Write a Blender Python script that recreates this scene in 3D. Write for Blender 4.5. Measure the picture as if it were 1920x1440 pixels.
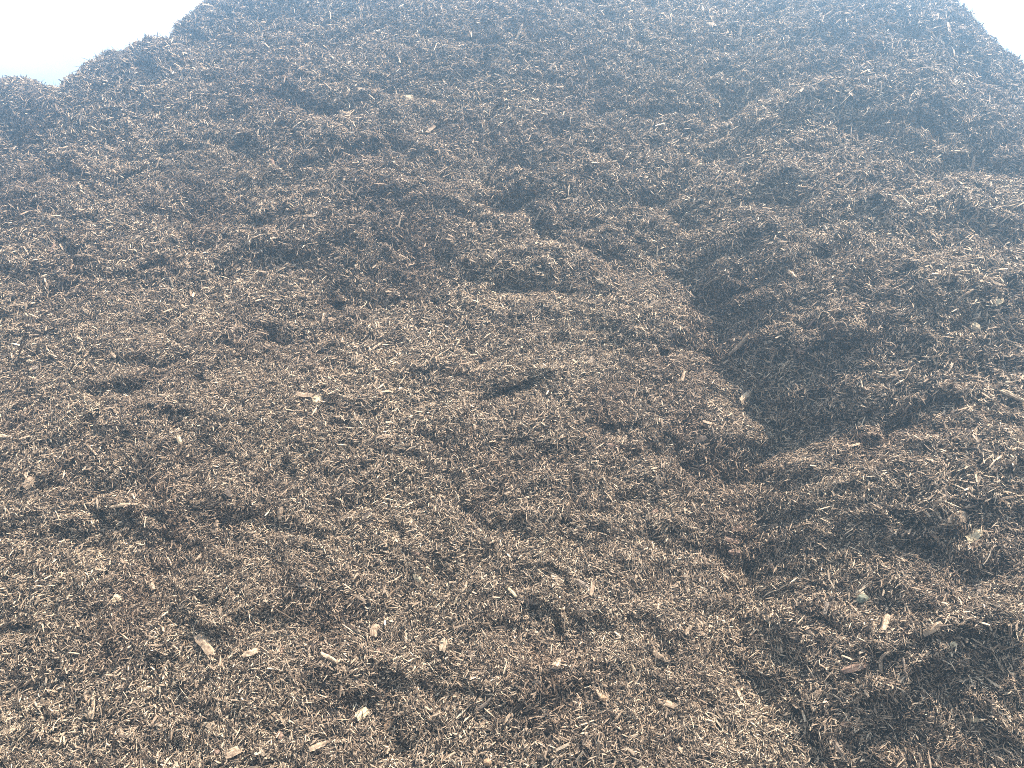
import bpy, math, random
import numpy as np
from mathutils import Vector, Matrix

for o in list(bpy.data.objects):
    bpy.data.objects.remove(o)
scene = bpy.context.scene
rng = np.random.default_rng(7)
random.seed(7)

# ------------------------------------------------------------------ camera
CAM = np.array([0.0, 0.0, 2.9])
PITCH = math.radians(-12.0)
LENS = 26.0
cam_data = bpy.data.cameras.new('camera')
cam_data.lens = LENS
cam_data.sensor_width = 36.0
cam_data.clip_start = 0.05
cam_data.clip_end = 2000.0
cam = bpy.data.objects.new('camera', cam_data)
cam.location = CAM
cam.rotation_euler = (math.radians(90) + PITCH, 0, 0)
scene.collection.objects.link(cam)
scene.camera = cam

# ------------------------------------------------------------------ sky, sun, exposure
SUN_EL = math.radians(69)
SUN_AZ = math.radians(66)          # from +Y (away from the camera) towards +X
world = bpy.data.worlds.new('World')
scene.world = world
world.use_nodes = True
nt = world.node_tree
nt.nodes.clear()
w_out = nt.nodes.new('ShaderNodeOutputWorld')
w_bg = nt.nodes.new('ShaderNodeBackground')
w_sky = nt.nodes.new('ShaderNodeTexSky')
w_sky.sky_type = 'NISHITA'
w_sky.sun_disc = False
w_sky.sun_elevation = SUN_EL
w_sky.sun_rotation = SUN_AZ
w_sky.air_density = 1.2
w_sky.dust_density = 1.5
w_co = nt.nodes.new('ShaderNodeTexCoord')
w_map = nt.nodes.new('ShaderNodeMapping')
w_map.inputs['Scale'].default_value = (1.0, 1.0, 4.2)
w_noise = nt.nodes.new('ShaderNodeTexNoise')
w_noise.inputs['Scale'].default_value = 2.3
w_noise.inputs['Detail'].default_value = 5.0
w_noise.inputs['Roughness'].default_value = 0.5
w_noise.inputs['Distortion'].default_value = 0.35
w_ramp = nt.nodes.new('ShaderNodeValToRGB')
w_ramp.color_ramp.elements[0].position = 0.36
w_ramp.color_ramp.elements[0].color = (0.55, 0.55, 0.55, 1)
w_ramp.color_ramp.elements[1].position = 0.60
w_ramp.color_ramp.elements[1].color = (1, 1, 1, 1)
w_mix = nt.nodes.new('ShaderNodeMix')
w_mix.data_type = 'RGBA'
w_mix.inputs['B'].default_value = (8.6, 8.9, 9.1, 1)
L = nt.links.new
L(w_co.outputs['Generated'], w_map.inputs['Vector'])
L(w_map.outputs['Vector'], w_noise.inputs['Vector'])
L(w_noise.outputs['Fac'], w_ramp.inputs['Fac'])
L(w_ramp.outputs['Color'], w_mix.inputs['Factor'])
L(w_sky.outputs['Color'], w_mix.inputs['A'])
L(w_mix.outputs['Result'], w_bg.inputs['Color'])
w_bg.inputs['Strength'].default_value = 0.062
L(w_bg.outputs['Background'], w_out.inputs['Surface'])

sun_data = bpy.data.lights.new('sun', 'SUN')
sun_data.energy = 5.0
sun_data.angle = math.radians(0.6)
sun_data.color = (1.0, 0.89, 0.735)
sun = bpy.data.objects.new('sun', sun_data)
to_sun = Vector((math.cos(SUN_EL) * math.sin(SUN_AZ), math.cos(SUN_EL) * math.cos(SUN_AZ), math.sin(SUN_EL)))
sun.rotation_euler = (-to_sun).to_track_quat('-Z', 'Y').to_euler()
scene.collection.objects.link(sun)

vs = scene.view_settings
vs.view_transform = 'Standard'
vs.look = 'None'
vs.gamma = 1.0
vs.use_curve_mapping = False
vs.exposure = 2.4
cy = scene.cycles
cy.max_bounces = 4
cy.diffuse_bounces = 2
cy.glossy_bounces = 2
cy.volume_bounces = 0
cy.use_denoising = False
cy.filter_width = 0.95
cy.use_adaptive_sampling = False

# ------------------------------------------------------------------ small tools
F_PX = 1920.0 * LENS / 36.0
CP, SP = math.cos(PITCH), math.sin(PITCH)

def project(P):
    """world points (n,3) -> photograph pixels (1920x1440) and depth"""
    d = P - CAM
    fwd = d[..., 1] * CP + d[..., 2] * SP
    up = -d[..., 1] * SP + d[..., 2] * CP
    fwd_s = np.where(fwd > 0.05, fwd, 0.05)
    return 960 + F_PX * d[..., 0] / fwd_s, 720 - F_PX * up / fwd_s, fwd

def pixel_ray(px, py):
    xc, yc = (px - 960) / F_PX, -(py - 720) / F_PX
    d = np.array([xc, CP - yc * SP, SP + yc * CP])
    return d / np.linalg.norm(d)

_perm = np.random.default_rng(11).permutation(4096)
_grad = np.random.default_rng(12).uniform(0, 2 * np.pi, 4096)
_gx, _gy = np.cos(_grad), np.sin(_grad)

def perlin(x, y, seed=0):
    xi, yi = np.floor(x).astype(np.int64), np.floor(y).astype(np.int64)
    xf, yf = x - xi, y - yi
    def g(ix, iy, fx, fy):
        h = _perm[(_perm[(ix + seed * 131) & 4095] + iy) & 4095]
        return _gx[h] * fx + _gy[h] * fy
    su, sv = xf ** 3 * (xf * (xf * 6 - 15) + 10), yf ** 3 * (yf * (yf * 6 - 15) + 10)
    a = g(xi, yi, xf, yf) * (1 - su) + g(xi + 1, yi, xf - 1, yf) * su
    b = g(xi, yi + 1, xf, yf - 1) * (1 - su) + g(xi + 1, yi + 1, xf - 1, yf - 1) * su
    return (a * (1 - sv) + b * sv) * 1.5

def sstep(a, b, x):
    t = np.clip((x - a) / (b - a), 0, 1)
    return t * t * (3 - 2 * t)

# ------------------------------------------------------------------ heap surface: u across, v up the slope
U0, U1, V0, V1 = -10.5, 10.5, -0.6, 13.0
STEP = 0.026
nu, nv = int((U1 - U0) / STEP) + 1, int((V1 - V0) / STEP) + 1
us = np.linspace(U0, U1, nu)
vv = np.linspace(V0, V1, nv)
Y_TOE = 2.3
UU, VV = np.meshgrid(us, vv, indexing='ij')

def face_angle(v):      # slope of the worked face, degrees
    return np.radians(12 + 30 * sstep(-0.6, 0.25, v) + 8 * sstep(0.8, 3.5, v) + 3 * sstep(4, 6, v))

# the endless face, to turn photograph positions into (u, v)
fa = face_angle(vv)
fy = Y_TOE + np.concatenate([[0], np.cumsum(np.cos(fa[:-1]) * STEP)])
fz = -0.30 + np.concatenate([[0], np.cumsum(np.sin(fa[:-1]) * STEP)])

def to_uv(px, py):
    """where the sight line through a photograph pixel meets the plain face: u, v, range"""
    d = pixel_ray(px, py)
    m = d[2] / d[1]
    diff = (CAM[2] + m * fy) - fz
    k = np.argmax(diff < 0) if np.any(diff < 0) else nv - 1
    t = fy[k] / d[1]
    return d[0] * t, vv[k], t

# crest: photograph skyline -> v of the crest for each u
SKY = [(-900, 440), (-500, 320), (-250, 220), (-120, 172), (-40, 150), (0, 152), (30, 160), (50, 170), (68, 180), (86, 156), (110, 128), (165, 88), (200, 84),
       (238, 72), (250, 54), (285, 56), (300, 38), (340, 6), (390, -26), (480, -66), (640, -76), (960, -140), (1300, -140),
       (1560, -60), (1740, 0), (1800, 30), (1815, 50), (1830, 98), (1870, 100), (1920, 130), (2000, 200), (2200, 310), (2500, 440)]
cu, cv = zip(*[to_uv(x, y)[:2] for x, y in SKY])
cu, cv = np.array(cu), np.array(cv)
order = np.argsort(cu)
cu, cv = np.concatenate([[-10.4], cu[order], [10.4]]), np.concatenate([[0.2], cv[order], [0.2]])
vc = np.interp(us, cu, cv) + 0.05 * perlin(us * 3.1, us * 0 + 0.5, 3) + 0.03 * perlin(us * 7.3, us * 0 + 0.5, 4)

ang = face_angle(VV)
over = sstep(-0.05, 0.55, VV - vc[:, None])
ang = ang * (1 - over) + np.radians(-37) * over
Y = Y_TOE + np.cumsum(np.cos(ang) * STEP, axis=1)
Z = -0.30 + np.cumsum(np.sin(ang) * STEP, axis=1)

# --- large forms: the gully and the nearer lobe beyond it
GUL = [(1430, -40), (1400, 60), (1345, 190), (1285, 320), (1290, 430), (1370, 590), (1440, 700), (1487, 800), (1462, 930),
       (1436, 1060), (1435, 1230), (1440, 1400), (1450, 1560)]
gu, gv, _ = zip(*[to_uv(x, y) for x, y in GUL])
gu, gv = np.array(gu), np.array(gv)
o_ = np.argsort(gv)
ug = np.interp(VV, gv[o_], gu[o_]) + 0.10 * perlin(VV * 1.6, UU * 0 + 3.3, 8) + 0.09 * perlin(VV * 4.1, UU * 0 + 3.3, 10) + 0.05 * perlin(VV * 9.0, UU * 3.0, 12)
du = UU - ug
vn = (VV - gv.min()) / (gv.max() - gv.min())
low = sstep(0.02, 0.20, vn)
amp_r = (0.62 - 0.22 * vn) * (0.78 + 0.22 * low) + 0.10 * np.sin(vn * 7.0 + 0.4)
amp_l = (0.36 - 0.16 * vn) * (0.45 + 0.55 * low) * (1 - 0.7 * sstep(0.30, 0.52, vn))
rg = du + 0.16 * perlin(UU * 1.1, VV * 1.1, 14) + 0.04 * perlin(UU * 3.1, VV * 3.1, 16)
lf = -du + 0.18 * perlin(UU * 1.3, VV * 1.3, 15) + 0.06 * perlin(UU * 3.4, VV * 3.4, 17)
lobe_r = amp_r * (0.55 * sstep(-0.35, 1.5, rg) + (0.05 + 0.36 * low) * (1 - np.exp(-np.clip(rg, 0, None) / 1.0))) - 0.10 * np.clip(du - 1.9, 0, None) ** 1.3
lobe_l = amp_l * (1 - np.exp(-(np.clip(lf, 0, None) / 1.6)))
blend = sstep(-0.28, 0.28, du + 0.05 * perlin(UU * 2.3, VV * 2.3, 27))
D = lobe_r * blend + lobe_l * (1 - blend) - 0.34 + 0.08 * (1 - low)
D -= np.clip(0.15 + 0.06 * perlin(VV * 1.9, VV * 0 + 7.7, 9), 0.05, 0.2) * np.exp(-np.abs((du + 0.05 * perlin(UU * 3.5, VV * 3.5, 28)) / 0.19) ** 1.3) * sstep(0.98, 0.6, vn)
# the lower apron stands in front of the upper face: a broken ledge running down into the gully
LEDGE = [(250, 440), (450, 370), (640, 300), (780, 300), (880, 335), (945, 352), (1010, 395), (1110, 450), (1210, 520), (1320, 590), (1440, 700)]
lu, lv, _ = zip(*[to_uv(x, y) for x, y in LEDGE])
above = VV - np.interp(UU, lu, lv) + 0.12 * perlin(UU * 2.0, VV * 2.0, 18) + 0.05 * perlin(UU * 6.0, VV * 6.0, 19)
win = sstep(lu[0], lu[3], UU) * sstep(lu[-2], lu[-4], UU)
D -= 0.11 * win * sstep(-0.04, 0.20, above) * np.exp(-np.clip(above, 0, None) / 1.3)
D += 0.03 * win * np.exp(-((above + 0.22) / 0.28) ** 2)

D = np.maximum(D, -0.19 - 0.55 * sstep(0.35, 1.7, VV))
# --- lumps (+) and hollows (-) seen in the photograph: x, y, rx, ry (pixels), metres out, tilt degrees
FORMS = [
    # hollows / overhung pits
    (950, 335, 70, 22, -0.34, 0), (985, 385, 60, 16, -0.18, -5), (600, 165, 95, 18, -0.26, -4), (440, 250, 62, 26, -0.24, 14), (395, 165, 45, 18, -0.16, 10),
    (735, 235, 26, 34, -0.20, 0), (912, 190, 16, 62, -0.14, 0), (1262, 170, 34, 30, -0.20, 0), (1570, 235, 60, 28, -0.20, 20), (1375, 160, 26, 60, -0.22, 0),
    (205, 752, 34, 16, -0.14, -10), (335, 822, 38, 16, -0.15, 0), (385, 862, 30, 12, -0.12, 0), (270, 682, 44, 18, -0.14, 8), (605, 545, 50, 20, -0.20, 0),
    (900, 490, 50, 16, -0.13, 0), (985, 512, 46, 18, -0.17, 12), (945, 735, 50, 16, -0.14, 0), (105, 838, 46, 14, -0.13, 0), (560, 872, 50, 14, -0.13, 0),
    (90, 1045, 110, 18, -0.13, 14), (350, 1318, 60, 22, -0.13, -20), (1225, 935, 46, 18, -0.12, 20), (300, 1262, 30, 10, -0.10, 0),
    (1415, 660, 46, 30, -0.07, 40), (1500, 740, 70, 60, 0.10, 0), (1430, 1050, 40, 50, -0.18, 10), (1470, 1255, 70, 36, -0.10, 0),
    (1290, 1040, 80, 40, -0.12, 0), (800, 1318, 110, 26, -0.14, -6), (745, 1425, 60, 20, -0.14, 0), (1700, 850, 70, 20, -0.20, -14), 
    (1800, 640, 44, 20, -0.12, 0), (1850, 720, 60, 22, -0.18, 0), (1770, 370, 60, 24, -0.16, 20), (1570, 490, 44, 12, -0.14, 0),
    (1830, 170, 60, 24, -0.16, 25), (1660, 60, 80, 20, -0.10, 10), (150, 235, 60, 22, -0.10, 20), (310, 370, 50, 22, -0.14, 10), (340, 420, 50, 14, -0.10, 0), (60, 300, 40, 18, -0.10, 0),
    (690, 95, 30, 14, -0.12, 30), (1130, 250, 40, 14, -0.10, 0), (720, 520, 40, 14, -0.08, 0), (1180, 640, 60, 16, -0.08, 0), (190, 905, 60, 14, -0.10, 0), (640, 665, 46, 12, -0.08, 0),
    (40, 620, 40, 14, -0.08, 0), (520, 1010, 60, 16, -0.08, 0), (690, 930, 50, 12, -0.08, 0), (1010, 880, 60, 14, -0.07, 0), (870, 600, 60, 14, -0.08, 0), (1060, 1180, 60, 16, -0.08, 0),
    (560, 1180, 70, 18, -0.07, 0), (1110, 780, 60, 14, -0.08, 0), (1380, 860, 60, 18, -0.08, 0), (130, 500, 50, 14, -0.08, 0), (480, 690, 60, 14, -0.07, 0), (1560, 1150, 90, 50, -0.08, 0),
    # lumps
    (1500, 480, 110, 80, 0.10, 20), (1610, 590, 90, 70, 0.10, 30), (1800, 575, 130, 85, 0.19, 10), (1860, 900, 120, 90, 0.22, 0), (1650, 930, 95, 60, 0.20, -15), (1700, 1210, 150, 80, 0.20, -8), (1860, 400, 110, 60, 0.20, 10), (1620, 740, 60, 60, 0.12, 0), (1690, 850, 100, 40, -0.13, -12), (1790, 320, 120, 26, -0.18, 8), (1510, 1230, 150, 90, -0.06, 0),
    (1720, 185, 190, 60, 0.17, 4), (1500, 175, 90, 22, 0.14, -8), (1850, 240, 90, 50, 0.14, 30), (670, 222, 46, 22, 0.16, 0), (700, 165, 50, 20, 0.10, 20), (975, 160, 40, 60, 0.10, 0),
    (740, 330, 110, 40, 0.08, 6), (1000, 352, 60, 10, 0.12, 3), (560, 420, 140, 40, 0.10, 0), (850, 440, 120, 30, 0.08, 0), (260, 620, 130, 36, 0.08, 0), (850, 660, 140, 34, 0.08, 0),
    (1010, 690, 90, 24, 0.10, -6), (640, 760, 130, 30, 0.08, 0), (340, 795, 60, 14, 0.09, 0), (130, 810, 60, 14, 0.09, 0), (1330, 700, 80, 40, 0.05, 30), (1380, 780, 70, 30, 0.05, 20),
    (1620, 900, 70, 30, 0.10, -10), (1620, 780, 80, 40, 0.10, 0), (1780, 560, 100, 40, 0.16, 10), (1830, 890, 90, 50, 0.14, 0), (1800, 1000, 90, 40, 0.08, 0), (1640, 970, 70, 30, 0.08, 0),
    (1700, 1190, 140, 40, 0.12, -10), (1650, 1330, 110, 50, 0.14, -8), (1850, 1180, 80, 60, 0.10, 0), (1530, 350, 80, 30, 0.10, 15), (1680, 400, 100, 24, 0.10, 8), (1500, 620, 60, 40, 0.08, 0),
    (20, 160, 46, 34, 0.12, 20), (265, 78, 30, 20, 0.12, 0), (1000, 1290, 120, 30, 0.10, 4), (620, 1270, 140, 26, 0.08, -6), (950, 1020, 160, 40, 0.07, 0), (1200, 1150, 100, 30, 0.08, 14),
    (200, 1190, 140, 40, 0.08, 0), (420, 1100, 130, 34, 0.07, 0), (720, 1240, 80, 24, 0.08, 0), (340, 960, 120, 26, 0.07, 0), (1100, 420, 110, 24, 0.09, -12), (1190, 290, 60, 20, 0.08, -10),
    (1230, 560, 90, 30, 0.08, 18), (200, 420, 100, 30, 0.08, 16), (480, 560, 120, 30, 0.07, 0), (1050, 560, 90, 24, 0.08, 0), (1480, 60, 70, 30, 0.10, -30), (820, 70, 90, 24, 0.08, 0),
]
wu = UU + 0.16 * perlin(UU * 1.7, VV * 1.7, 21) + 0.06 * perlin(UU * 6, VV * 6, 22)
wv = VV + 0.16 * perlin(UU * 1.7 + 9, VV * 1.7, 23) + 0.06 * perlin(UU * 6 + 9, VV * 6, 24)
for (px, py, rx, ry, a, tilt) in FORMS:
    cu_, cv_, R = to_uv(px, py)
    ru, rv = rx * R / F_PX, ry * R / F_PX / 0.85
    if a < 0:
        ru, rv = ru * 0.82, rv * 1.2
    t = math.radians(tilt)
    iu0, iu1 = np.searchsorted(us, [cu_ - 3 * (ru + rv), cu_ + 3 * (ru + rv)])
    iv0, iv1 = np.searchsorted(vv, [cv_ - 3 * (ru + rv), cv_ + 3 * (ru + rv)])
    a_u = (wu[iu0:iu1, iv0:iv1] - cu_)
    a_v = (wv[iu0:iu1, iv0:iv1] - cv_)
    wob = 0.75 * perlin(a_u / (0.42 * max(ru, rv)) + px, a_v / (0.42 * max(ru, rv)) + py, 5)
    b_u = (a_u * math.cos(t) - a_v * math.sin(t)) / ru
    b_v = (a_u * math.sin(t) + a_v * math.cos(t)) / rv
    q = b_u ** 2 + b_v ** 2
    g = np.exp(-q * (1 + wob) * (0.9 if a > 0 else 1.0))
    if a < 0:       # a hollow keeps a sharp brow above and a soft floor below
        g = g * (1 + 0.35 * np.tanh(b_v * 2.0))
    D[iu0:iu1, iv0:iv1] += (0.42 if a < 0 else (0.62 if px > 1450 else 0.46)) * a * g

# --- small crumbled pockets scattered everywhere
pk = np.random.default_rng(77)
for _ in range(280):
    cu_, cv_ = pk.uniform(-6, 6), pk.uniform(0.1, 7.5)
    ru = pk.uniform(0.05, 0.13); rv = ru * pk.uniform(0.45, 0.9); a = pk.uniform(0.02, 0.065)
    iu0, iu1 = np.searchsorted(us, [cu_ - 4 * ru, cu_ + 4 * ru])
    iv0, iv1 = np.searchsorted(vv, [cv_ - 4 * ru, cv_ + 4 * ru])
    q = ((wu[iu0:iu1, iv0:iv1] - cu_) / ru) ** 2 + ((wv[iu0:iu1, iv0:iv1] - cv_) / rv) ** 2
    D[iu0:iu1, iv0:iv1] -= a * np.exp(-q ** 1.4)

# --- clods at every size: ridged, longer across the slope than up it
def billow(f, s, asp=1.12):
    return np.abs(perlin(wu * f / asp, wv * f, s)) * 2 - 0.55
patch = 0.65 + 0.7 * sstep(-0.25, 0.35, perlin(UU * 0.7, VV * 0.7, 30))
D += 0.10 * perlin(UU * 0.55, VV * 0.65, 31)
D += 0.026 * billow(1.25, 32) * patch
D += 0.018 * billow(2.9, 33) * patch
D += 0.018 * billow(6.3, 34) * (0.6 + 0.6 * sstep(-0.3, 0.3, perlin(UU * 1.3, VV * 1.3, 35)))
D += 0.021 * perlin(wu * 4.2, wv * 4.4, 38)
D += 0.018 * perlin(wu * 12, wv * 13, 36)
D += 0.015 * perlin(wu * 25, wv * 27, 37)

fade = sstep(-0.6, 0.1, VV) * sstep(10.4, 8.5, np.abs(UU))
D *= fade
thin = 1 - 0.45 * sstep(-0.5, 0.35, VV - vc[:, None])      # gentler on the crest
# the loose stuff stands out along the level more than along the slope normal: flat tops, steep undersides
P = np.stack([UU, Y - 0.80 * D * thin, Z + 0.60 * D * thin], axis=-1)
P[..., 0] += 0.5 * 0.05 * perlin(UU * 4 + 40, VV * 4, 41) * fade
P[..., 2] = np.where(VV < V0 + 0.04, -0.35, P[..., 2])

# normals
dPu = np.gradient(P, axis=0)
dPv = np.gradient(P, axis=1)
N = np.cross(dPu, dPv)
N /= np.linalg.norm(N, axis=-1, keepdims=True) + 1e-9
area = np.linalg.norm(np.cross(dPu, dPv), axis=-1)

# ------------------------------------------------------------------ materials
def new_mat(name):
    m = bpy.data.materials.new(name)
    m.use_nodes = True
    t = m.node_tree
    b = t.nodes['Principled BSDF']
    return m, t, b

def ramp(t, stops):
    r = t.nodes.new('ShaderNodeValToRGB')
    e = r.color_ramp.elements
    while len(e) < len(stops):
        e.new(0.5)
    for k, (p, c) in enumerate(stops):
        e[k].position = p
        e[k].color = (*c, 1)
    return r

def wood_material(name, stops, rough=0.8, grain=True, fixed=None):
    m, t, b = new_mat(name)
    info = t.nodes.new('ShaderNodeObjectInfo')
    if fixed is None:
        r = ramp(t, stops)
        t.links.new(info.outputs['Random'], r.inputs['Fac'])
        col = r.outputs['Color']
    else:
        rgb = t.nodes.new('ShaderNodeRGB')
        rgb.outputs[0].default_value = (*fixed, 1)
        col = rgb.outputs[0]
    co = t.nodes.new('ShaderNodeTexCoord')
    mp = t.nodes.new('ShaderNodeMapping')
    mp.inputs['Scale'].default_value = (1.5, 9.0, 9.0) if fixed is None else (12, 160, 160)
    off = t.nodes.new('ShaderNodeVectorMath')
    off.operation = 'ADD'
    t.links.new(co.outputs['Object'], mp.inputs['Vector'])
    t.links.new(mp.outputs['Vector'], off.inputs[0])
    mul = t.nodes.new('ShaderNodeMath'); mul.operation = 'MULTIPLY'; mul.inputs[1].default_value = 97.0
    t.links.new(info.outputs['Random'], mul.inputs[0])
    t.links.new(mul.outputs[0], off.inputs[1])
    n = t.nodes.new('ShaderNodeTexNoise')
    n.inputs['Scale'].default_value = 1.0
    n.inputs['Detail'].default_value = 3.0
    t.links.new(off.outputs[0], n.inputs['Vector'])
    g = ramp(t, [(0.3, (0.55, 0.53, 0.52)), (0.7, (1.25, 1.22, 1.18))])
    t.links.new(n.outputs['Fac'], g.inputs['Fac'])
    mx = t.nodes.new('ShaderNodeMix'); mx.data_type = 'RGBA'; mx.blend_type = 'MULTIPLY'
    mx.inputs['Factor'].default_value = 1.0
    t.links.new(col, mx.inputs['A'])
    t.links.new(g.outputs['Color'], mx.inputs['B'])
    geo = t.nodes.new('ShaderNodeNewGeometry')
    pn = t.nodes.new('ShaderNodeTexNoise'); pn.inputs['Scale'].default_value = 1.1 if fixed is None else 38.0; pn.inputs['Detail'].default_value = 5.0; pn.inputs['Roughness'].default_value = 0.62
    t.links.new(geo.outputs['Position'], pn.inputs['Vector'])
    pr = ramp(t, [(0.34, (0.70, 0.64, 0.62) if fixed is None else (0.42, 0.38, 0.36)), (0.50, (1.0, 0.98, 0.97)), (0.66, (1.16, 1.15, 1.12))])
    t.links.new(pn.outputs['Fac'], pr.inputs['Fac'])
    m2 = t.nodes.new('ShaderNodeMix'); m2.data_type = 'RGBA'; m2.blend_type = 'MULTIPLY'; m2.inputs['Factor'].default_value = 1.0
    t.links.new(mx.outputs['Result'], m2.inputs['A'])
    t.links.new(pr.outputs['Color'], m2.inputs['B'])
    t.links.new(m2.outputs['Result'], b.inputs['Base Color'])
    b.inputs['Roughness'].default_value = rough
    b.inputs['Specular IOR Level'].default_value = 0.35
    return m

MULCH_STOPS = [(0.0, (0.022, 0.016, 0.012)), (0.20, (0.068, 0.048, 0.036)), (0.42, (0.172, 0.123, 0.086)),
               (0.64, (0.290, 0.212, 0.149)), (0.86, (0.41, 0.310, 0.219)), (1.0, (0.53, 0.42, 0.305))]
M_shred = wood_material('shredded_wood', MULCH_STOPS)

M_core, t, b = new_mat('mulch_fines_shade')
co = t.nodes.new('ShaderNodeTexCoord')
n = t.nodes.new('ShaderNodeTexNoise'); n.inputs['Scale'].default_value = 60; n.inputs['Detail'].default_value = 6
t.links.new(co.outputs['Object'], n.inputs['Vector'])
r = ramp(t, [(0.3, (0.006, 0.0045, 0.004)), (0.55, (0.020, 0.015, 0.012)), (0.75, (0.05, 0.036, 0.027))])  # fines darkened to near black, painting deep shade into the gaps between shreds
t.links.new(n.outputs['Fac'], r.inputs['Fac'])
t.links.new(r.outputs['Color'], b.inputs['Base Color'])
b.inputs['Roughness'].default_value = 0.95
bp = t.nodes.new('ShaderNodeBump'); bp.inputs['Strength'].default_value = 1.0; bp.inputs['Distance'].default_value = 0.01
t.links.new(n.outputs['Fac'], bp.inputs['Height'])
t.links.new(bp.outputs['Normal'], b.inputs['Normal'])

M_dirt, t, b = new_mat('yard_dirt')
co = t.nodes.new('ShaderNodeTexCoord')
n = t.nodes.new('ShaderNodeTexNoise'); n.inputs['Scale'].default_value = 5.0; n.inputs['Detail'].default_value = 12; n.inputs['Roughness'].default_value = 0.72
t.links.new(co.outputs['Object'], n.inputs['Vector'])
r = ramp(t, [(0.3, (0.035, 0.026, 0.020)), (0.55, (0.065, 0.050, 0.038)), (0.72, (0.105, 0.082, 0.062))])
t.links.new(n.outputs['Fac'], r.inputs['Fac'])
t.links.new(r.outputs['Color'], b.inputs['Base Color'])
b.inputs['Roughness'].default_value = 0.95
bp = t.nodes.new('ShaderNodeBump'); bp.inputs['Strength'].default_value = 0.8; bp.inputs['Distance'].default_value = 0.03
t.links.new(n.outputs['Fac'], bp.inputs['Height'])
t.links.new(bp.outputs['Normal'], b.inputs['Normal'])

# ------------------------------------------------------------------ ground
def mesh_obj(name, verts, faces, mat, smooth=False):
    me = bpy.data.meshes.new(name)
    me.from_pydata([tuple(v) for v in verts], [], faces)
    me.materials.append(mat)
    if smooth:
        me.polygons.foreach_set('use_smooth', [True] * len(me.polygons))
    o = bpy.data.objects.new(name, me)
    scene.collection.objects.link(o)
    return o

G = 60.0
ground = mesh_obj('ground', [(-G, -G, 0), (G, -G, 0), (G, G, 0), (-G, G, 0)], [(0, 1, 2, 3)], M_dirt)
ground['kind'] = 'structure'

# ------------------------------------------------------------------ the heap's body
keep = (P[..., 2] > -0.45)
idx = np.arange(nu * nv).reshape(nu, nv)
q = np.stack([idx[:-1, :-1], idx[1:, :-1], idx[1:, 1:], idx[:-1, 1:]], axis=-1)
kq = keep[:-1, :-1] & keep[1:, :-1] & keep[1:, 1:] & keep[:-1, 1:]
# coarser where it is never looked at closely: drop the far back slope below the ground
quads = q[kq]
used = np.unique(quads)
remap = np.full(nu * nv, -1, np.int64)
remap[used] = np.arange(len(used))
quads = remap[quads]
verts = (P - N * 0.012).reshape(-1, 3)[used]
me = bpy.data.meshes.new('mulch_heap')
me.vertices.add(len(verts))
me.vertices.foreach_set('co', verts.astype(np.float32).ravel())
me.loops.add(quads.size)
me.loops.foreach_set('vertex_index', quads.astype(np.int32).ravel())
me.polygons.add(len(quads))
me.polygons.foreach_set('loop_start', (np.arange(len(quads)) * 4).astype(np.int32))
me.polygons.foreach_set('loop_total', np.full(len(quads), 4, np.int32))
me.update(calc_edges=True)
me.polygons.foreach_set('use_smooth', np.ones(len(quads), bool))
me.materials.append(M_core)
heap = bpy.data.objects.new('mulch_heap', me)
scene.collection.objects.link(heap)
heap['label'] = 'huge sloping heap of shredded brown wood mulch filling the view'
heap['category'] = 'mulch heap'

# ------------------------------------------------------------------ shapes of the shreds (unit size: 1 long, 1 wide, 1 thick)
proto_col = bpy.data.collections.new('shred_shapes')
prng = random.Random(3)

def strip_mesh(name, stations, mat, bend=0.0, twist=0.0, jag=0.0, sides=4, closed_tip=False, seed=0, arc=0.0):
    """a length of wood: cross-sections (x, half width, half thickness) along X, bent up and sideways, ends torn"""
    rr = random.Random(seed)
    vs_, fs = [], []
    for k, (x, hw, ht) in enumerate(stations):
        a0 = twist * (x + 0.5)
        for s in range(sides):
            a = 2 * math.pi * (s + 0.5) / sides
            c, d = math.cos(a), math.sin(a)
            if sides == 4:
                c, d = math.copysign(1, c), math.copysign(1, d)
            y = c * hw * (1 + rr.uniform(-.22, .22))
            z = d * ht * (1 + rr.uniform(-.3, .3))
            xx = x + (rr.uniform(-jag, jag) if k in (0, len(stations) - 1) else rr.uniform(-.03, .03))
            y, z = y * math.cos(a0) - z * math.sin(a0) * .4, y * math.sin(a0) * .4 + z * math.cos(a0)
            vs_.append((xx, y + arc * (x * x - .1) , z + bend * (0.1 - x * x)))
    n_ = len(stations)
    for k in range(n_ - 1):
        for s in range(sides):
            a, b_ = k * sides + s, k * sides + (s + 1) % sides
            fs.append((a, a + sides, b_ + sides, b_))
    fs.append(tuple(range(sides)))
    fs.append(tuple(reversed(range((n_ - 1) * sides, n_ * sides))))
    me_ = bpy.data.meshes.new(name)
    me_.from_pydata(vs_, [], fs)
    me_.materials.append(mat)
    return me_

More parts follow.
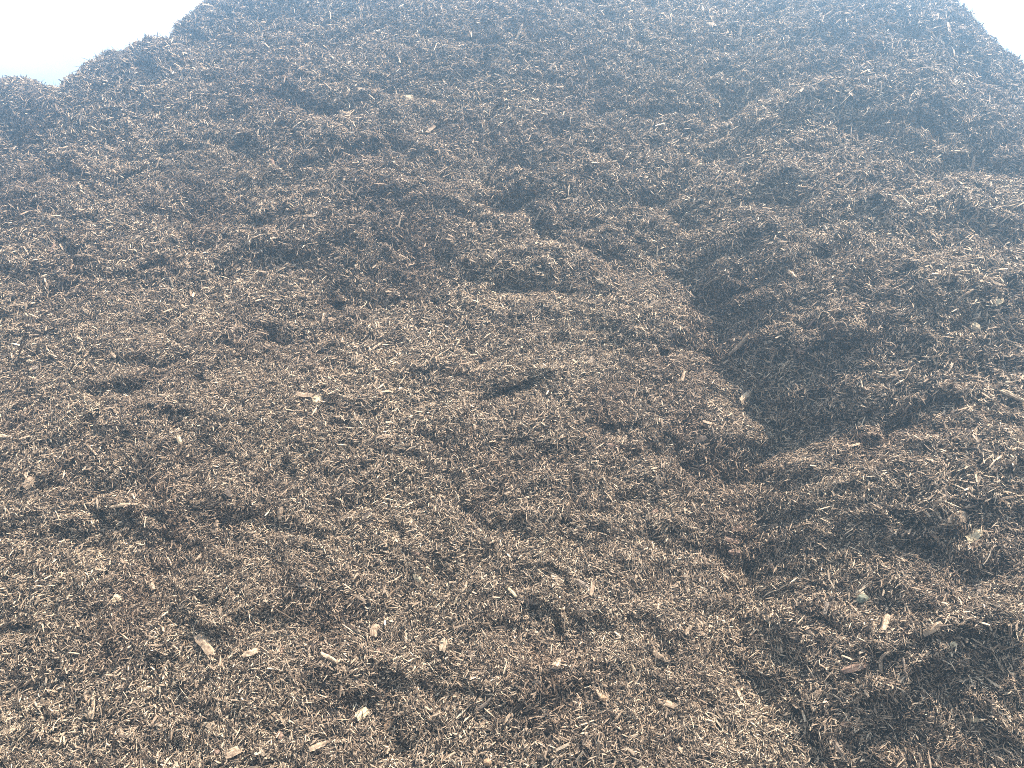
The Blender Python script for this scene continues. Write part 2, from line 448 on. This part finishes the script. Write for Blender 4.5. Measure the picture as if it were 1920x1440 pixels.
def proto_specs():
    out = []
    # splinters, tapered at both ends
    for k in range(5):
        r_ = random.Random(50 + k)
        st = [(-.5, .08, .15), (-.2, .42, .45), (.15, .5, .5), (.5, .10, .15)]
        out.append((st, dict(bend=r_.uniform(-1.2, 2.0), twist=r_.uniform(-.9, .9), jag=.05, sides=4, seed=k, arc=r_.uniform(-1.8, 1.8))))
    # flat chips with torn square ends
    for k in range(4):
        r_ = random.Random(80 + k)
        st = [(-.5, .42, .4), (0, .5, .5), (.5, .36, .35)]
        out.append((st, dict(bend=r_.uniform(-.5, 1.0), twist=r_.uniform(-.5, .5), jag=.12, sides=4, seed=20 + k, arc=r_.uniform(-.4, .4))))
    # curled strips
    for k in range(4):
        r_ = random.Random(110 + k)
        st = [(-.5, .22, .3), (-.25, .45, .45), (0, .5, .5), (.25, .42, .45), (.5, .15, .25)]
        out.append((st, dict(bend=r_.uniform(2.5, 5.0), twist=r_.uniform(-1.4, 1.4), jag=.05, sides=4, seed=40 + k, arc=r_.uniform(-4, 4))))
    # thin fibres
    for k in range(3):
        r_ = random.Random(140 + k)
        st = [(-.5, .2, .3), (-.1, .35, .4), (.2, .35, .4), (.5, .12, .2)]
        out.append((st, dict(bend=r_.uniform(-5, 7), twist=0, jag=.03, sides=3, seed=60 + k, arc=r_.uniform(-7, 7))))
    return out

N_PROTO = 0
for st, kw in proto_specs():
    pm = strip_mesh('shred_shape', st, M_shred, **kw)
    po = bpy.data.objects.new('shred_shape_%02d' % N_PROTO, pm)
    proto_col.objects.link(po)
    N_PROTO += 1
# 0-4 splinter, 5-8 chip, 9-12 curl, 13-15 fibre

# ------------------------------------------------------------------ scatter the shreds
DENS = 14500.0
PX, PY, DEP = project(P)
mx = np.maximum(np.abs(PX - 960) / 960, np.abs(PY - 720) / 720)
facing = np.einsum('ijk,ijk->ij', N, CAM - P) / np.linalg.norm(CAM - P, axis=-1)
w = area.copy()
SIZE = (0.42 + 0.11 * sstep(1.0, 6.5, VV) + 0.10 * sstep(0.4, 1.6, du)) * (1 + 0.28 * perlin(UU * 0.9, VV * 0.9, 61) + 0.16 * perlin(UU * 2.7, VV * 2.7, 62))      # coarser towards the top and on the near lobe
w *= (0.55 / SIZE) ** 1.6
w *= np.where(mx < 1.06, 1.0, np.where(mx < 1.35, 0.45, 0.10))
w *= sstep(1.6, 0.3, VV - vc[:, None])
w *= np.where(P[..., 2] > -0.02, 1.0, 0.0)
w *= np.where(facing < -0.35, 0.3, 1.0)
cum = np.cumsum(w.ravel())
n_sh = int(cum[-1] * DENS)
pick = np.searchsorted(cum, rng.uniform(0, cum[-1], n_sh))
pick = np.clip(pick, 0, nu * nv - 1)
pi_, pj = np.unravel_index(pick, (nu, nv))

def frame_at(ci, cj, n):
    a_, b_ = rng.uniform(-.5, .5, (2, n, 1))
    p = P[ci, cj] + a_ * dPu[ci, cj] + b_ * dPv[ci, cj]
    nn = N[ci, cj].copy()
    return p, nn

pos, nrm = frame_at(pi_, pj, n_sh)
# flatten the local normal a little towards the general face so undersides bristle outward and down
down = np.array([0, -0.25, -0.97])
t1 = np.cross(nrm, np.array([0, 0, 1.0]))
bad = np.linalg.norm(t1, axis=1) < 1e-3
t1[bad] = (1, 0, 0)
t1 /= np.linalg.norm(t1, axis=1, keepdims=True)
t2 = np.cross(nrm, t1)           # up/down the fall line
th = rng.uniform(0, 2 * np.pi, n_sh)
# local combing: neighbours share a direction in places
comb = perlin(UU[pi_, pj] * 2.2, VV[pi_, pj] * 2.2, 51) * np.pi * 1.3
crest_up = sstep(-0.45, 0.1, VV[pi_, pj] - vc[pi_])
share = rng.uniform(0, 1, n_sh) < 0.38
th = np.where(share, comb + rng.normal(0, 0.45, n_sh), th)
tilt = rng.normal(0, math.radians(17), n_sh) + np.where(rng.uniform(0, 1, n_sh) < 0.12 + 0.25 * crest_up, rng.normal(0, math.radians(38), n_sh), 0)
roll = rng.normal(0, math.radians(38), n_sh)
ax = (np.cos(th)[:, None] * t1 + np.sin(th)[:, None] * t2) * np.cos(tilt)[:, None] + nrm * np.sin(tilt)[:, None]
ay = np.cross(nrm, ax); ay /= np.linalg.norm(ay, axis=1, keepdims=True) + 1e-9
az = np.cross(ax, ay)
cr, sr = np.cos(roll)[:, None], np.sin(roll)[:, None]
ay, az = ay * cr + az * sr, az * cr - ay * sr

length = np.clip(rng.lognormal(math.log(0.042), 0.58, n_sh), 0.012, 0.19)
sz = SIZE[pi_, pj]
length *= sz * np.where(rng.uniform(0, 1, n_sh) < 0.015, 1.8, 1.0)
kind = rng.choice(4, n_sh, p=[0.42, 0.22, 0.20, 0.16])
var = np.where(kind == 0, rng.integers(0, 5, n_sh), np.where(kind == 1, rng.integers(5, 9, n_sh), np.where(kind == 2, rng.integers(9, 13, n_sh), rng.integers(13, 16, n_sh))))
width = np.select([kind == 0, kind == 1, kind == 2], [rng.uniform(.005, .012, n_sh), rng.uniform(.008, .019, n_sh), rng.uniform(.005, .010, n_sh)], rng.uniform(.0025, .0055, n_sh))
length = np.where(kind == 1, length * 0.72, length)
length = np.where(kind == 3, length * 1.15, length)
width = np.minimum(1.02 * width * sz * (length / sz / 0.045) ** 0.4, length * 0.6)
thick = width * rng.uniform(0.25, 0.6, n_sh)
# bends are in units of thickness/width, so they scale with the piece
pos = pos + nrm * (rng.uniform(-0.014, 0.012, n_sh) + 0.25 * length * np.abs(np.sin(tilt)))[:, None]

def quats(ax, ay, az):
    m00, m10, m20 = ax.T; m01, m11, m21 = ay.T; m02, m12, m22 = az.T
    qw = np.sqrt(np.maximum(0, 1 + m00 + m11 + m22)) / 2
    qx = np.copysign(np.sqrt(np.maximum(0, 1 + m00 - m11 - m22)) / 2, m21 - m12)
    qy = np.copysign(np.sqrt(np.maximum(0, 1 - m00 + m11 - m22)) / 2, m02 - m20)
    qz = np.copysign(np.sqrt(np.maximum(0, 1 - m00 - m11 + m22)) / 2, m10 - m01)
    Q = np.stack([qw, qx, qy, qz], axis=-1)
    return Q / np.linalg.norm(Q, axis=1, keepdims=True)

pm = bpy.data.meshes.new('shredded_mulch')
pm.vertices.add(n_sh)
pm.vertices.foreach_set('co', pos.astype(np.float32).ravel())
a = pm.attributes.new('turn', 'QUATERNION', 'POINT'); a.data.foreach_set('value', quats(ax, ay, az).astype(np.float32).ravel())
a = pm.attributes.new('size', 'FLOAT_VECTOR', 'POINT'); a.data.foreach_set('vector', np.stack([length, width, thick], -1).astype(np.float32).ravel())
a = pm.attributes.new('shape', 'INT', 'POINT'); a.data.foreach_set('value', var.astype(np.int32))
mulch = bpy.data.objects.new('shredded_mulch', pm)
scene.collection.objects.link(mulch)
mulch.parent = heap
mulch['kind'] = 'stuff'
pm.materials.append(M_shred)
gn = bpy.data.node_groups.new('lay_shreds', 'GeometryNodeTree')
gn.interface.new_socket('Geometry', in_out='INPUT', socket_type='NodeSocketGeometry')
gn.interface.new_socket('Geometry', in_out='OUTPUT', socket_type='NodeSocketGeometry')
gi, go = gn.nodes.new('NodeGroupInput'), gn.nodes.new('NodeGroupOutput')
ci = gn.nodes.new('GeometryNodeCollectionInfo')
ci.inputs['Collection'].default_value = proto_col
ci.inputs['Separate Children'].default_value = True
ci.inputs['Reset Children'].default_value = True
ip = gn.nodes.new('GeometryNodeInstanceOnPoints')
ip.inputs['Pick Instance'].default_value = True
def named(nm, dt):
    k = gn.nodes.new('GeometryNodeInputNamedAttribute')
    k.data_type = dt
    k.inputs['Name'].default_value = nm
    return next(s for s in k.outputs if s.enabled and s.name == 'Attribute')
gn.links.new(gi.outputs[0], ip.inputs['Points'])
gn.links.new(ci.outputs['Instances'], ip.inputs['Instance'])
gn.links.new(named('shape', 'INT'), ip.inputs['Instance Index'])
gn.links.new(named('turn', 'QUATERNION'), ip.inputs['Rotation'])
gn.links.new(named('size', 'FLOAT_VECTOR'), ip.inputs['Scale'])
gn.links.new(ip.outputs['Instances'], go.inputs[0])
md = mulch.modifiers.new('lay_shreds', 'NODES')
md.node_group = gn
print('SHREDS', n_sh, 'heap quads', len(quads))


# ------------------------------------------------------------------ single pieces of wood that can be told apart
TINT = {'pale straw': (0.44, 0.355, 0.235), 'pale tan': (0.37, 0.28, 0.195), 'tan': (0.29, 0.21, 0.145), 'reddish brown': (0.20, 0.128, 0.094),
        'grey brown': (0.165, 0.128, 0.10), 'dark brown': (0.075, 0.054, 0.042), 'orange tan': (0.28, 0.18, 0.11), 'grey green': (0.13, 0.133, 0.10)}
TINT_MAT = {k: wood_material('wood_' + k.replace(' ', '_'), None, rough=0.82, fixed=c) for k, c in TINT.items()}

def tube_mesh(name, path, radii, mat, sides=7, seed=0, flat=1.0, torn=0.0):
    """a bent round piece along a path in the XY plane, lumpy and torn at the ends"""
    rr = random.Random(seed)
    vs_, fs = [], []
    n_ = len(path)
    for k, (p, r_) in enumerate(zip(path, radii)):
        a, b_ = path[max(k - 1, 0)], path[min(k + 1, n_ - 1)]
        d = Vector((b_[0] - a[0], b_[1] - a[1], b_[2] - a[2])).normalized()
        side = Vector((-d.y, d.x, 0)).normalized()
        upv = d.cross(side)
        for s in range(sides):
            an = 2 * math.pi * s / sides
            q_ = Vector(p) + side * (math.cos(an) * r_ * rr.uniform(.82, 1.15)) + upv * (math.sin(an) * r_ * flat * rr.uniform(.8, 1.15))
            if k in (0, n_ - 1):
                q_ += d * rr.uniform(-torn, torn)
            vs_.append(tuple(q_))
    for k in range(n_ - 1):
        for s in range(sides):
            a, b_ = k * sides + s, k * sides + (s + 1) % sides
            fs.append((a, b_, b_ + sides, a + sides))
    fs.append(tuple(reversed(range(sides))))
    fs.append(tuple(range((n_ - 1) * sides, n_ * sides)))
    me_ = bpy.data.meshes.new(name)
    me_.from_pydata(vs_, [], fs)
    if mat is not None:
        me_.materials.append(mat)
    return me_

def piece_mesh(kind, L, W, mat, seed):
    rr = random.Random(seed)
    u_ = rr.uniform
    if kind == 'stick':
        st = [-.5, -.28, -.05, .2, .5]
        c = u_(-.06, .06) * L
        path = [(x * L, c * (1 - 4 * x * x) + u_(-.1, .1) * W, 0.05 * L * (0.25 - x * x)) for x in st]
        return tube_mesh('stick', path, [W * .40, W * .5, W * .48, W * .46, W * .33], mat, 7, seed, 0.9, W * .35)
    if kind == 'wood_splinter':
        st = [(-.5, .10), (-.25, .38), (0, .5), (.28, .40), (.5, .06)]
        arc = u_(-.10, .10) * L
        path = [(x * L, arc * (1 - 4 * x * x), u_(-.05, .05) * W + .04 * L * (.25 - x * x)) for x, _ in st]
        return tube_mesh('wood_splinter', path, [W * r_ for _, r_ in st], mat, 5, seed, 0.5, W * .5)
    if kind == 'wood_chip':
        st = [-.5, -.2, .15, .5]
        path = [(x * L, u_(-.08, .08) * W, .05 * L * (.25 - x * x) * u_(.2, 1.5)) for x in st]
        m_ = tube_mesh('wood_chip', path, [W * u_(.42, .55), W * .58, W * .58, W * u_(.38, .55)], mat, 4, seed, 0.34, L * .10)
        return m_
    if kind == 'wood_chunk':
        st = [-.5, -.3, 0, .3, .5]
        path = [(x * L, u_(-.1, .1) * W, u_(-.06, .06) * W) for x in st]
        return tube_mesh('wood_chunk', path, [W * .42, W * .5, W * .52, W * .5, W * .40], mat, 5, seed, 0.62, L * .08)
    if kind == 'bark_flake':
        st = [-.5, -.25, .05, .3, .5]
        path = [(x * L, u_(-.12, .12) * W, .16 * L * (.25 - x * x)) for x in st]
        return tube_mesh('bark_flake', path, [W * .25, W * .5, W * .58, W * .46, W * .2], mat, 8, seed, 0.16, L * .08)
    if kind == 'stone':
        st = [(-.5, .12), (-.38, .34), (-.1, .5), (.2, .47), (.42, .28), (.5, .1)]
        return tube_mesh('stone', [(x * L, 0, 0) for x, _ in st], [W * r_ for _, r_ in st], mat, 9, seed, 0.85)
    if kind in ('forked_twig', 'bent_twig'):
        c = .22 if kind == 'bent_twig' else .05
        path = [(x * L, c * L * (1 - 4 * x * x), .05 * L * math.sin(5 * x)) for x in (-.5, -.3, -.08, .15, .34, .5)]
        m_ = tube_mesh('twig', path, [W * .45, W * .5, W * .48, W * .42, W * .36, W * .25], mat, 6, seed, 0.95)
        if kind == 'bent_twig':
            return m_
        b2 = tube_mesh('twig_fork', [(.02 * L, .04 * L, 0), (.16 * L, .16 * L, .03 * L), (.32 * L, .24 * L, .06 * L)], [W * .4, W * .34, W * .2], None, 6, seed + 1)
        n0 = len(m_.vertices)
        v_ = [tuple(x.co) for x in m_.vertices] + [tuple(x.co) for x in b2.vertices]
        f_ = [tuple(p.vertices) for p in m_.polygons] + [tuple(i + n0 for i in p.vertices) for p in b2.polygons]
        m2 = bpy.data.meshes.new('forked_twig')
        m2.from_pydata(v_, [], f_)
        m2.materials.append(mat)
        return m2

VIEW_OK = (facing > 0.05) & (DEP > 0.5)
CAM_RIGHT, CAM_UP = np.array([1.0, 0, 0]), np.array([0, -SP, CP])
Nn = N.copy()
for _ in range(3):       # smoothed normals for things that lie across several clods
    Nn[1:-1, 1:-1] = (Nn[1:-1, 1:-1] * 2 + Nn[2:, 1:-1] + Nn[:-2, 1:-1] + Nn[1:-1, 2:] + Nn[1:-1, :-2])
    Nn /= np.linalg.norm(Nn, axis=-1, keepdims=True) + 1e-9
VP = np.argwhere(VIEW_OK & (mx < 1.1))
vpx, vpy, vdep = PX[VIEW_OK & (mx < 1.1)], PY[VIEW_OK & (mx < 1.1)], DEP[VIEW_OK & (mx < 1.1)]

def surface_at(px, py):
    """the point of the heap that the photograph shows at this pixel, its normal and distance"""
    r_ = 5.0
    while True:
        c = np.nonzero((np.abs(vpx - px) < r_) & (np.abs(vpy - py) < r_))[0]
        if len(c):
            break
        r_ *= 1.6
    c = c[vdep[c] < vdep[c].min() + 0.12]
    k = c[np.argmin((vpx[c] - px) ** 2 + (vpy[c] - py) ** 2)]
    i, j = VP[k]
    return P[i, j], Nn[i, j], np.linalg.norm(P[i, j] - CAM), vdep[k]

n_piece = [0]
def lay_piece(kind, px, py, len_px, wid_px, angle, tint, label, group=None, lift=0.0025, rise=0.0):
    p, n_, R, dep = surface_at(px, py)
    view = (p - CAM) / R
    a = math.radians(angle)
    d = math.cos(a) * CAM_RIGHT + math.sin(a) * CAM_UP
    k = -(d @ n_) / min(view @ n_, -0.25)
    X = d + k * view
    st = min(np.linalg.norm(X), 1.5)
    X /= np.linalg.norm(X)
    X = X + n_ * rise
    X /= np.linalg.norm(X)
    Lm, Wm = len_px * dep / F_PX * st, wid_px * dep / F_PX
    Yv = np.cross(n_, X); Yv /= np.linalg.norm(Yv)
    Zv = np.cross(X, Yv)
    roll = random.uniform(-.3, .3)
    Yv, Zv = Yv * math.cos(roll) + Zv * math.sin(roll), Zv * math.cos(roll) - Yv * math.sin(roll)
    n_piece[0] += 1
    me_ = piece_mesh(kind, Lm, Wm, TINT_MAT[tint], 1000 + n_piece[0])
    o = bpy.data.objects.new(kind, me_)
    loc = p + n_ * (lift + 0.08 * Wm + (rise * Lm * 0.4))
    o.matrix_world = Matrix(((X[0], Yv[0], Zv[0], loc[0]), (X[1], Yv[1], Zv[1], loc[1]), (X[2], Yv[2], Zv[2], loc[2]), (0, 0, 0, 1)))
    scene.collection.objects.link(o)
    o['label'] = label
    o['category'] = kind.replace('_', ' ').replace('wood splinter', 'splinter').replace('forked ', '').replace('bent ', '')
    if group:
        o['group'] = group
    return o

NAMED = [
    # kind, x, y, length, width, angle, tint, label, short name used as a landmark
    ('wood_chip', 222, 1123, 17, 14, 10, 'pale straw', 'small square pale straw coloured chip, brightest spot low on the slope', 'the bright square chip'),
    ('wood_chunk', 384, 1207, 46, 19, -55, 'tan', 'thick stubby tan log piece with rounded end, low on the slope', 'the stubby log piece'),
    ('wood_chunk', 470, 1222, 29, 14, 22, 'pale tan', 'pale tan oval chunk beside the stubby log piece', 'the pale oval chunk'),
    ('stick', 622, 1232, 34, 9, -28, 'pale tan', 'short pale stick pointing down to the right, past the pale oval chunk', 'the short pale stick'),
    ('wood_chip', 174, 1330, 40, 13, 84, 'pale tan', 'upright rectangular tan slat near the lower corner of the heap', 'the upright slat'),
    ('stick', 164, 1303, 26, 6, -80, 'tan', 'thin tan stick standing just above the upright slat', None),
    ('bark_flake', 188, 1203, 19, 15, 0, 'orange tan', 'small round orange tan flake lying flat on the low slope', 'the round orange flake'),
    ('bark_flake', 14, 1371, 32, 13, 22, 'pale tan', 'pale leaf shaped flake at the edge of the picture, bottom corner', None),
    ('wood_chip', 436, 1406, 34, 14, 18, 'tan', 'tan split chip with pointed end at the foot of the view', 'the split chip at the foot'),
    ('stone', 408, 1408, 18, 12, -5, 'reddish brown', 'rounded reddish brown nugget beside the tan split chip', None),
    ('wood_chip', 592, 1400, 32, 10, 20, 'tan', 'tan sliver lying level near the bottom edge, past the split chip', None),
    ('stick', 1570, 1400, 68, 12, -58, 'grey brown', 'long grey brown stick slanting down at the foot of the gully', 'the long slanting stick'),
    ('wood_chunk', 1250, 1325, 42, 13, -16, 'tan', 'knobbly tan branch piece lying level near the bottom edge', 'the knobbly branch piece'),
    ('stone', 1129, 1312, 17, 14, 0, 'orange tan', 'round nut shaped orange tan lump under a short stick', 'the round nut'),
    ('stick', 1121, 1298, 20, 7, -60, 'tan', 'short stick leaning down onto the round nut shaped lump', None),
    ('stone', 917, 1435, 16, 15, 0, 'orange tan', 'smooth round orange tan stone at the very bottom edge', 'the round stone at the bottom'),
    ('wood_chunk', 1824, 1008, 30, 20, 28, 'pale straw', 'splintered pale straw coloured lump on the near lobe', 'the splintered pale lump'),
    ('bark_flake', 1800, 976, 40, 20, 10, 'tan', 'broad tan flake just above the splintered pale lump', None),
    ('stick', 1387, 646, 52, 8, 42, 'tan', 'straight thin stick leaning up to the right at the head of the gully', 'the leaning stick in the gully'),
    ('wood_chip', 1607, 598, 22, 9, -58, 'pale straw', 'pale straw chip slanting down above the gully on the lobe', 'the pale slanting chip'),
    ('wood_chip', 1833, 614, 18, 12, -30, 'pale straw', 'whitish blunt chip on top of the near lobe', 'the whitish chip'),
    ('wood_chip', 1870, 562, 26, 11, 18, 'pale straw', 'pale straw broken chip near the edge above the whitish chip', None),
    ('stick', 1898, 742, 54, 9, -26, 'pale tan', 'long pale stick running out of the picture edge on the near lobe', 'the long edge stick'),
    ('wood_splinter', 1912, 754, 36, 6, -62, 'tan', 'thin splinter crossing under the long pale stick at the edge', None),
    ('wood_chip', 1385, 992, 22, 10, 10, 'reddish brown', 'reddish flat chip, top one of three beside the gully', 'the three reddish chips'),
    ('wood_chip', 1370, 1013, 25, 10, -20, 'reddish brown', 'reddish flat chip, middle one of three beside the gully', None),
    ('wood_chip', 1375, 1034, 20, 9, -5, 'reddish brown', 'reddish flat chip, bottom one of three beside the gully', None),
    ('wood_chip', 1396, 742, 27, 10, 46, 'pale tan', 'pale tan chip pointing up the slope left of the gully', 'the pale chip by the gully'),
    ('stick', 1402, 783, 28, 5, 52, 'tan', 'thin tan stick below the pale chip by the gully', None),
    ('wood_chunk', 568, 743, 34, 13, -8, 'tan', 'weathered tan chunk lying level in the middle left of the slope', 'the weathered chunk'),
    ('bark_flake', 593, 752, 20, 14, 70, 'pale straw', 'pale ragged flake standing against the weathered tan chunk', None),
    ('stick', 975, 65, 28, 5, 66, 'pale tan', 'slim pale stick standing upright high on the heap', 'the upright stick near the top'),
    ('wood_chip', 765, 181, 22, 12, 14, 'pale straw', 'pale broken chip high on the heap, below the upright stick', 'the pale chip near the top'),
    ('stick', 1798, 290, 34, 5, -6, 'pale tan', 'pale stick lying level on the upper part of the lobe', 'the level stick on the lobe'),
    ('stick', 1826, 311, 30, 6, 84, 'tan', 'tan stick standing below the level pale stick on the lobe', None),
    ('forked_twig', 1342, 368, 46, 6, 60, 'tan', 'forked twig poking up beside the upper gully', 'the forked twig'),
    ('forked_twig', 1803, 557, 40, 6, 38, 'tan', 'forked twig on top of the near lobe above its pale chips', None),
    ('wood_chip', 1823, 1349, 27, 7, 2, 'pale straw', 'pale narrow chip lying level low on the near lobe', 'the pale narrow chip'),
    ('wood_chip', 1786, 1211, 20, 9, 18, 'pale straw', 'bright pale chip among brown shreds, middle of the near lobe', 'the bright chip on the lobe'),
    ('bent_twig', 1700, 1208, 40, 7, 8, 'pale tan', 'bent pale twig shaped like a hook on the near lobe', 'the hooked twig'),
    ('bent_twig', 1663, 1240, 46, 7, 68, 'tan', 'curved root piece arching down below the hooked twig', None),
    ('stick', 1703, 1247, 36, 5, -80, 'grey brown', 'thin grey stick hanging down below the hooked twig', None),
    ('wood_chunk', 1658, 1166, 32, 13, 70, 'tan', 'upright blocky tan chunk standing above the hooked twig', 'the blocky upright chunk'),
    ('wood_chunk', 1552, 1141, 24, 10, 75, 'grey brown', 'short grey brown dowel like chunk in the gully', 'the dowel like chunk'),
    ('stone', 1614, 1127, 24, 17, 20, 'grey green', 'dull grey green lump with a pale flake on top', 'the grey green lump'),
    ('bark_flake', 1620, 1117, 22, 9, -24, 'pale tan', 'pale flake lying on the dull grey green lump', None),
    ('wood_chunk', 1602, 1249, 44, 13, 14, 'reddish brown', 'reddish brown block lying level beside the lower gully', 'the reddish block'),
    ('wood_chunk', 1838, 1235, 52, 11, 26, 'dark brown', 'long dark brown branch piece on the lower near lobe', 'the dark branch piece'),
    ('wood_chunk', 1748, 1176, 40, 13, 34, 'tan', 'tan broken branch leaning up to the right on the near lobe', 'the broken branch'),
    ('stick', 1112, 1100, 32, 9, 80, 'tan', 'upright tan stick next to the dark flat chunk, lower centre', 'the upright stick lower centre'),
    ('wood_chunk', 1087, 1095, 44, 11, -30, 'grey brown', 'flat grey brown chunk leaning on the upright tan stick', None),
    ('stick', 955, 1111, 26, 7, -48, 'pale straw', 'bright straw coloured stick slanting down in the lower centre', 'the bright slanting stick'),
    ('wood_chunk', 990, 1125, 36, 10, -6, 'grey brown', 'grey brown chunk lying level beside the bright slanting stick', None),
    ('wood_chip', 1043, 1089, 24, 8, -28, 'pale tan', 'pale chip between the bright slanting stick and the upright stick', None),
    ('wood_splinter', 869, 1098, 26, 7, 66, 'pale tan', 'pale splinter standing steeply left of the bright slanting stick', None),
    ('wood_splinter', 857, 1124, 22, 6, 70, 'pale straw', 'straw coloured splinter right below a standing pale splinter', None),
    ('stick', 735, 1110, 44, 5, 38, 'tan', 'long thin tan stick rising to the right, lower centre left', 'the long thin stick'),
    ('wood_chip', 783, 1084, 22, 9, -40, 'pale straw', 'pale straw chip above the end of the long thin stick', None),
    ('wood_chip', 830, 1206, 22, 11, 74, 'pale tan', 'pale chip with rounded top standing in the lower centre', 'the standing pale chip'),
    ('wood_chip', 706, 1181, 22, 14, 78, 'tan', 'squarish tan chip left of the standing pale chip', None),
    ('wood_chip', 709, 1228, 20, 9, 62, 'reddish brown', 'reddish brown chip below the squarish tan chip', None),
    ('wood_chip', 1042, 1247, 19, 13, 70, 'pale tan', 'pale square chip above the round nut, lower centre', 'the pale square chip'),
    ('wood_chunk', 1008, 1175, 22, 12, 12, 'tan', 'stout tan chunk in a cluster of chips, lower centre', 'the stout chunk'),
    ('wood_chip', 1005, 1188, 18, 9, -48, 'pale tan', 'pale chip just below the stout tan chunk', None),
    ('wood_chunk', 1238, 1230, 28, 12, -30, 'tan', 'tan chunk pointing down towards the lower gully', 'the chunk by the lower gully'),
    ('wood_chip', 1185, 1260, 24, 8, -52, 'pale tan', 'pale chip leaning left of the chunk by the lower gully', None),
    ('stick', 910, 1317, 32, 8, 40, 'grey brown', 'grey brown stick rising to the right near the bottom centre', 'the grey stick at bottom centre'),
    ('wood_chip', 682, 1342, 26, 14, 40, 'pale straw', 'broken straw coloured chip low on the heap, left of centre', 'the broken straw chip'),
    ('bark_flake', 731, 1355, 20, 12, 60, 'orange tan', 'orange tan flake right of the broken straw chip', None),
    ('wood_chip', 524, 965, 20, 8, 84, 'tan', 'tan chip standing on end, middle left of the slope', None),
    ('wood_chip', 409, 988, 24, 8, 84, 'tan', 'tan chip standing upright below the stepped hollows', 'the chip standing upright'),
    ('stick', 232, 953, 54, 7, 6, 'pale tan', 'long pale stick lying level on the lower left slope', 'the long level stick'),
    ('wood_chip', 336, 827, 18, 8, -60, 'pale straw', 'pale straw chip at the lip of a dark hollow', 'the chip at the hollow lip'),
    ('wood_chip', 60, 905, 24, 14, 50, 'tan', 'broad tan chip lying near the edge, lower left slope', None),
    ('stone', 6, 819, 22, 10, 0, 'pale tan', 'pale flat stone at the picture edge, left of the slope', None),
    ('stick', 604, 597, 20, 6, 84, 'pale tan', 'pale stick standing beside a dark hollow, upper left of centre', 'the stick beside the hollow'),
    ('wood_chip', 722, 818, 24, 8, 14, 'tan', 'tan chip lying level below the weathered tan chunk', None),
]
marks = []
for kind_, x, y, ln, wd, an, tint, label, mark in NAMED:
    lay_piece(kind_, x, y, ln, wd, an, tint, label, rise=0.10 if kind_ in ('stick', 'forked_twig', 'bent_twig') else 0.0)
    if mark:
        marks.append((x, y, mark))

# the next largest loose pieces, told apart by look and by the nearest of the pieces above
prnd = random.Random(41)
placed = [(m[1], m[2]) for m in NAMED]
labels = set(m[7] for m in NAMED)
KIND_WORD = {'wood_chip': 'chip', 'wood_splinter': 'splinter', 'stick': 'stick', 'wood_chunk': 'chunk', 'bark_flake': 'flake'}
crest_px = np.array(SKY, float)
count, tries = 0, 0
while count < 224 and tries < 20000:
    tries += 1
    x, y = prnd.uniform(8, 1912), 1436 - 1400 * prnd.random() ** 1.35
    if y < np.interp(x, crest_px[:, 0], crest_px[:, 1]) + 25:
        continue
    if min((x - a_) ** 2 + (y - b_) ** 2 for a_, b_ in placed) < 38 ** 2:
        continue
    kind_ = prnd.choice(['wood_chip', 'wood_chip', 'wood_splinter', 'wood_splinter', 'stick', 'wood_chunk', 'bark_flake'])
    big = prnd.uniform(0.68, 1.0) * (0.82 + 0.18 * y / 1440)
    ln, wd = {'wood_chip': (25, 9), 'wood_splinter': (32, 6.5), 'stick': (33, 5.5), 'wood_chunk': (24, 9.5), 'bark_flake': (23, 11)}[kind_]
    tint = prnd.choice(['pale tan', 'tan', 'tan', 'tan', 'reddish brown', 'grey brown', 'grey brown', 'dark brown', 'dark brown'])
    an = prnd.uniform(-85, 90)
    pose = 'level' if abs(an) < 25 else ('steep' if abs(an) > 62 else ('rising to the right' if an > 0 else 'falling to the right'))
    mk = sorted(marks, key=lambda m: (m[0] - x) ** 2 + (m[1] - y) ** 2)[:6]
    done = False
    for mx_, my_, mname in mk:
        ddx, ddy = x - mx_, y - my_
        dist = math.hypot(ddx, ddy)
        rel = ('right of' if ddx > 0 else 'left of') if abs(ddx) > abs(ddy) else ('below' if ddy > 0 else 'above')
        far_ = 'just ' if dist < 70 else ('' if dist < 160 else 'well ')
        lab = f"{tint} {KIND_WORD[kind_]} lying {pose}, {far_}{rel} {mname}"
        if len(lab.split()) > 16:
            lab = f"{tint} {KIND_WORD[kind_]}, {pose}, {far_}{rel} {mname}"
        if lab not in labels and len(lab.split()) <= 16:
            done = True
            break
    if not done:
        continue
    labels.add(lab)
    placed.append((x, y))
    lay_piece(kind_, x, y, ln * big, wd * big * prnd.uniform(.85, 1.15), an, tint, lab, 'larger loose pieces of wood on the heap', lift=-0.001, rise=prnd.uniform(-.05, .15))
    count += 1
print('PIECES', n_piece[0])

# ------------------------------------------------------------------ bluish air volume, partly standing in for lens glare
hz = 62.0
zt = float(P[..., 2].max()) + 0.35
M_haze_glare = bpy.data.materials.new('haze_glare')
M_haze_glare.use_nodes = True
t = M_haze_glare.node_tree
t.nodes.clear()
ho = t.nodes.new('ShaderNodeOutputMaterial')
hv = t.nodes.new('ShaderNodeVolumePrincipled')
hv.inputs['Color'].default_value = (0.40, 0.68, 1.0, 1)
hv.inputs['Density'].default_value = 0.070
hv.inputs['Anisotropy'].default_value = 0.82
t.links.new(hv.outputs[0], ho.inputs['Volume'])
hb = [(x, y, z) for z in (-1.0, zt) for (x, y) in ((-hz, -hz), (hz, -hz), (hz, hz), (-hz, hz))]
haze_glare = mesh_obj('haze_glare', hb, [(3, 2, 1, 0), (4, 5, 6, 7), (0, 1, 5, 4), (1, 2, 6, 5), (2, 3, 7, 6), (3, 0, 4, 7)], M_haze_glare)
haze_glare['kind'] = 'stuff'
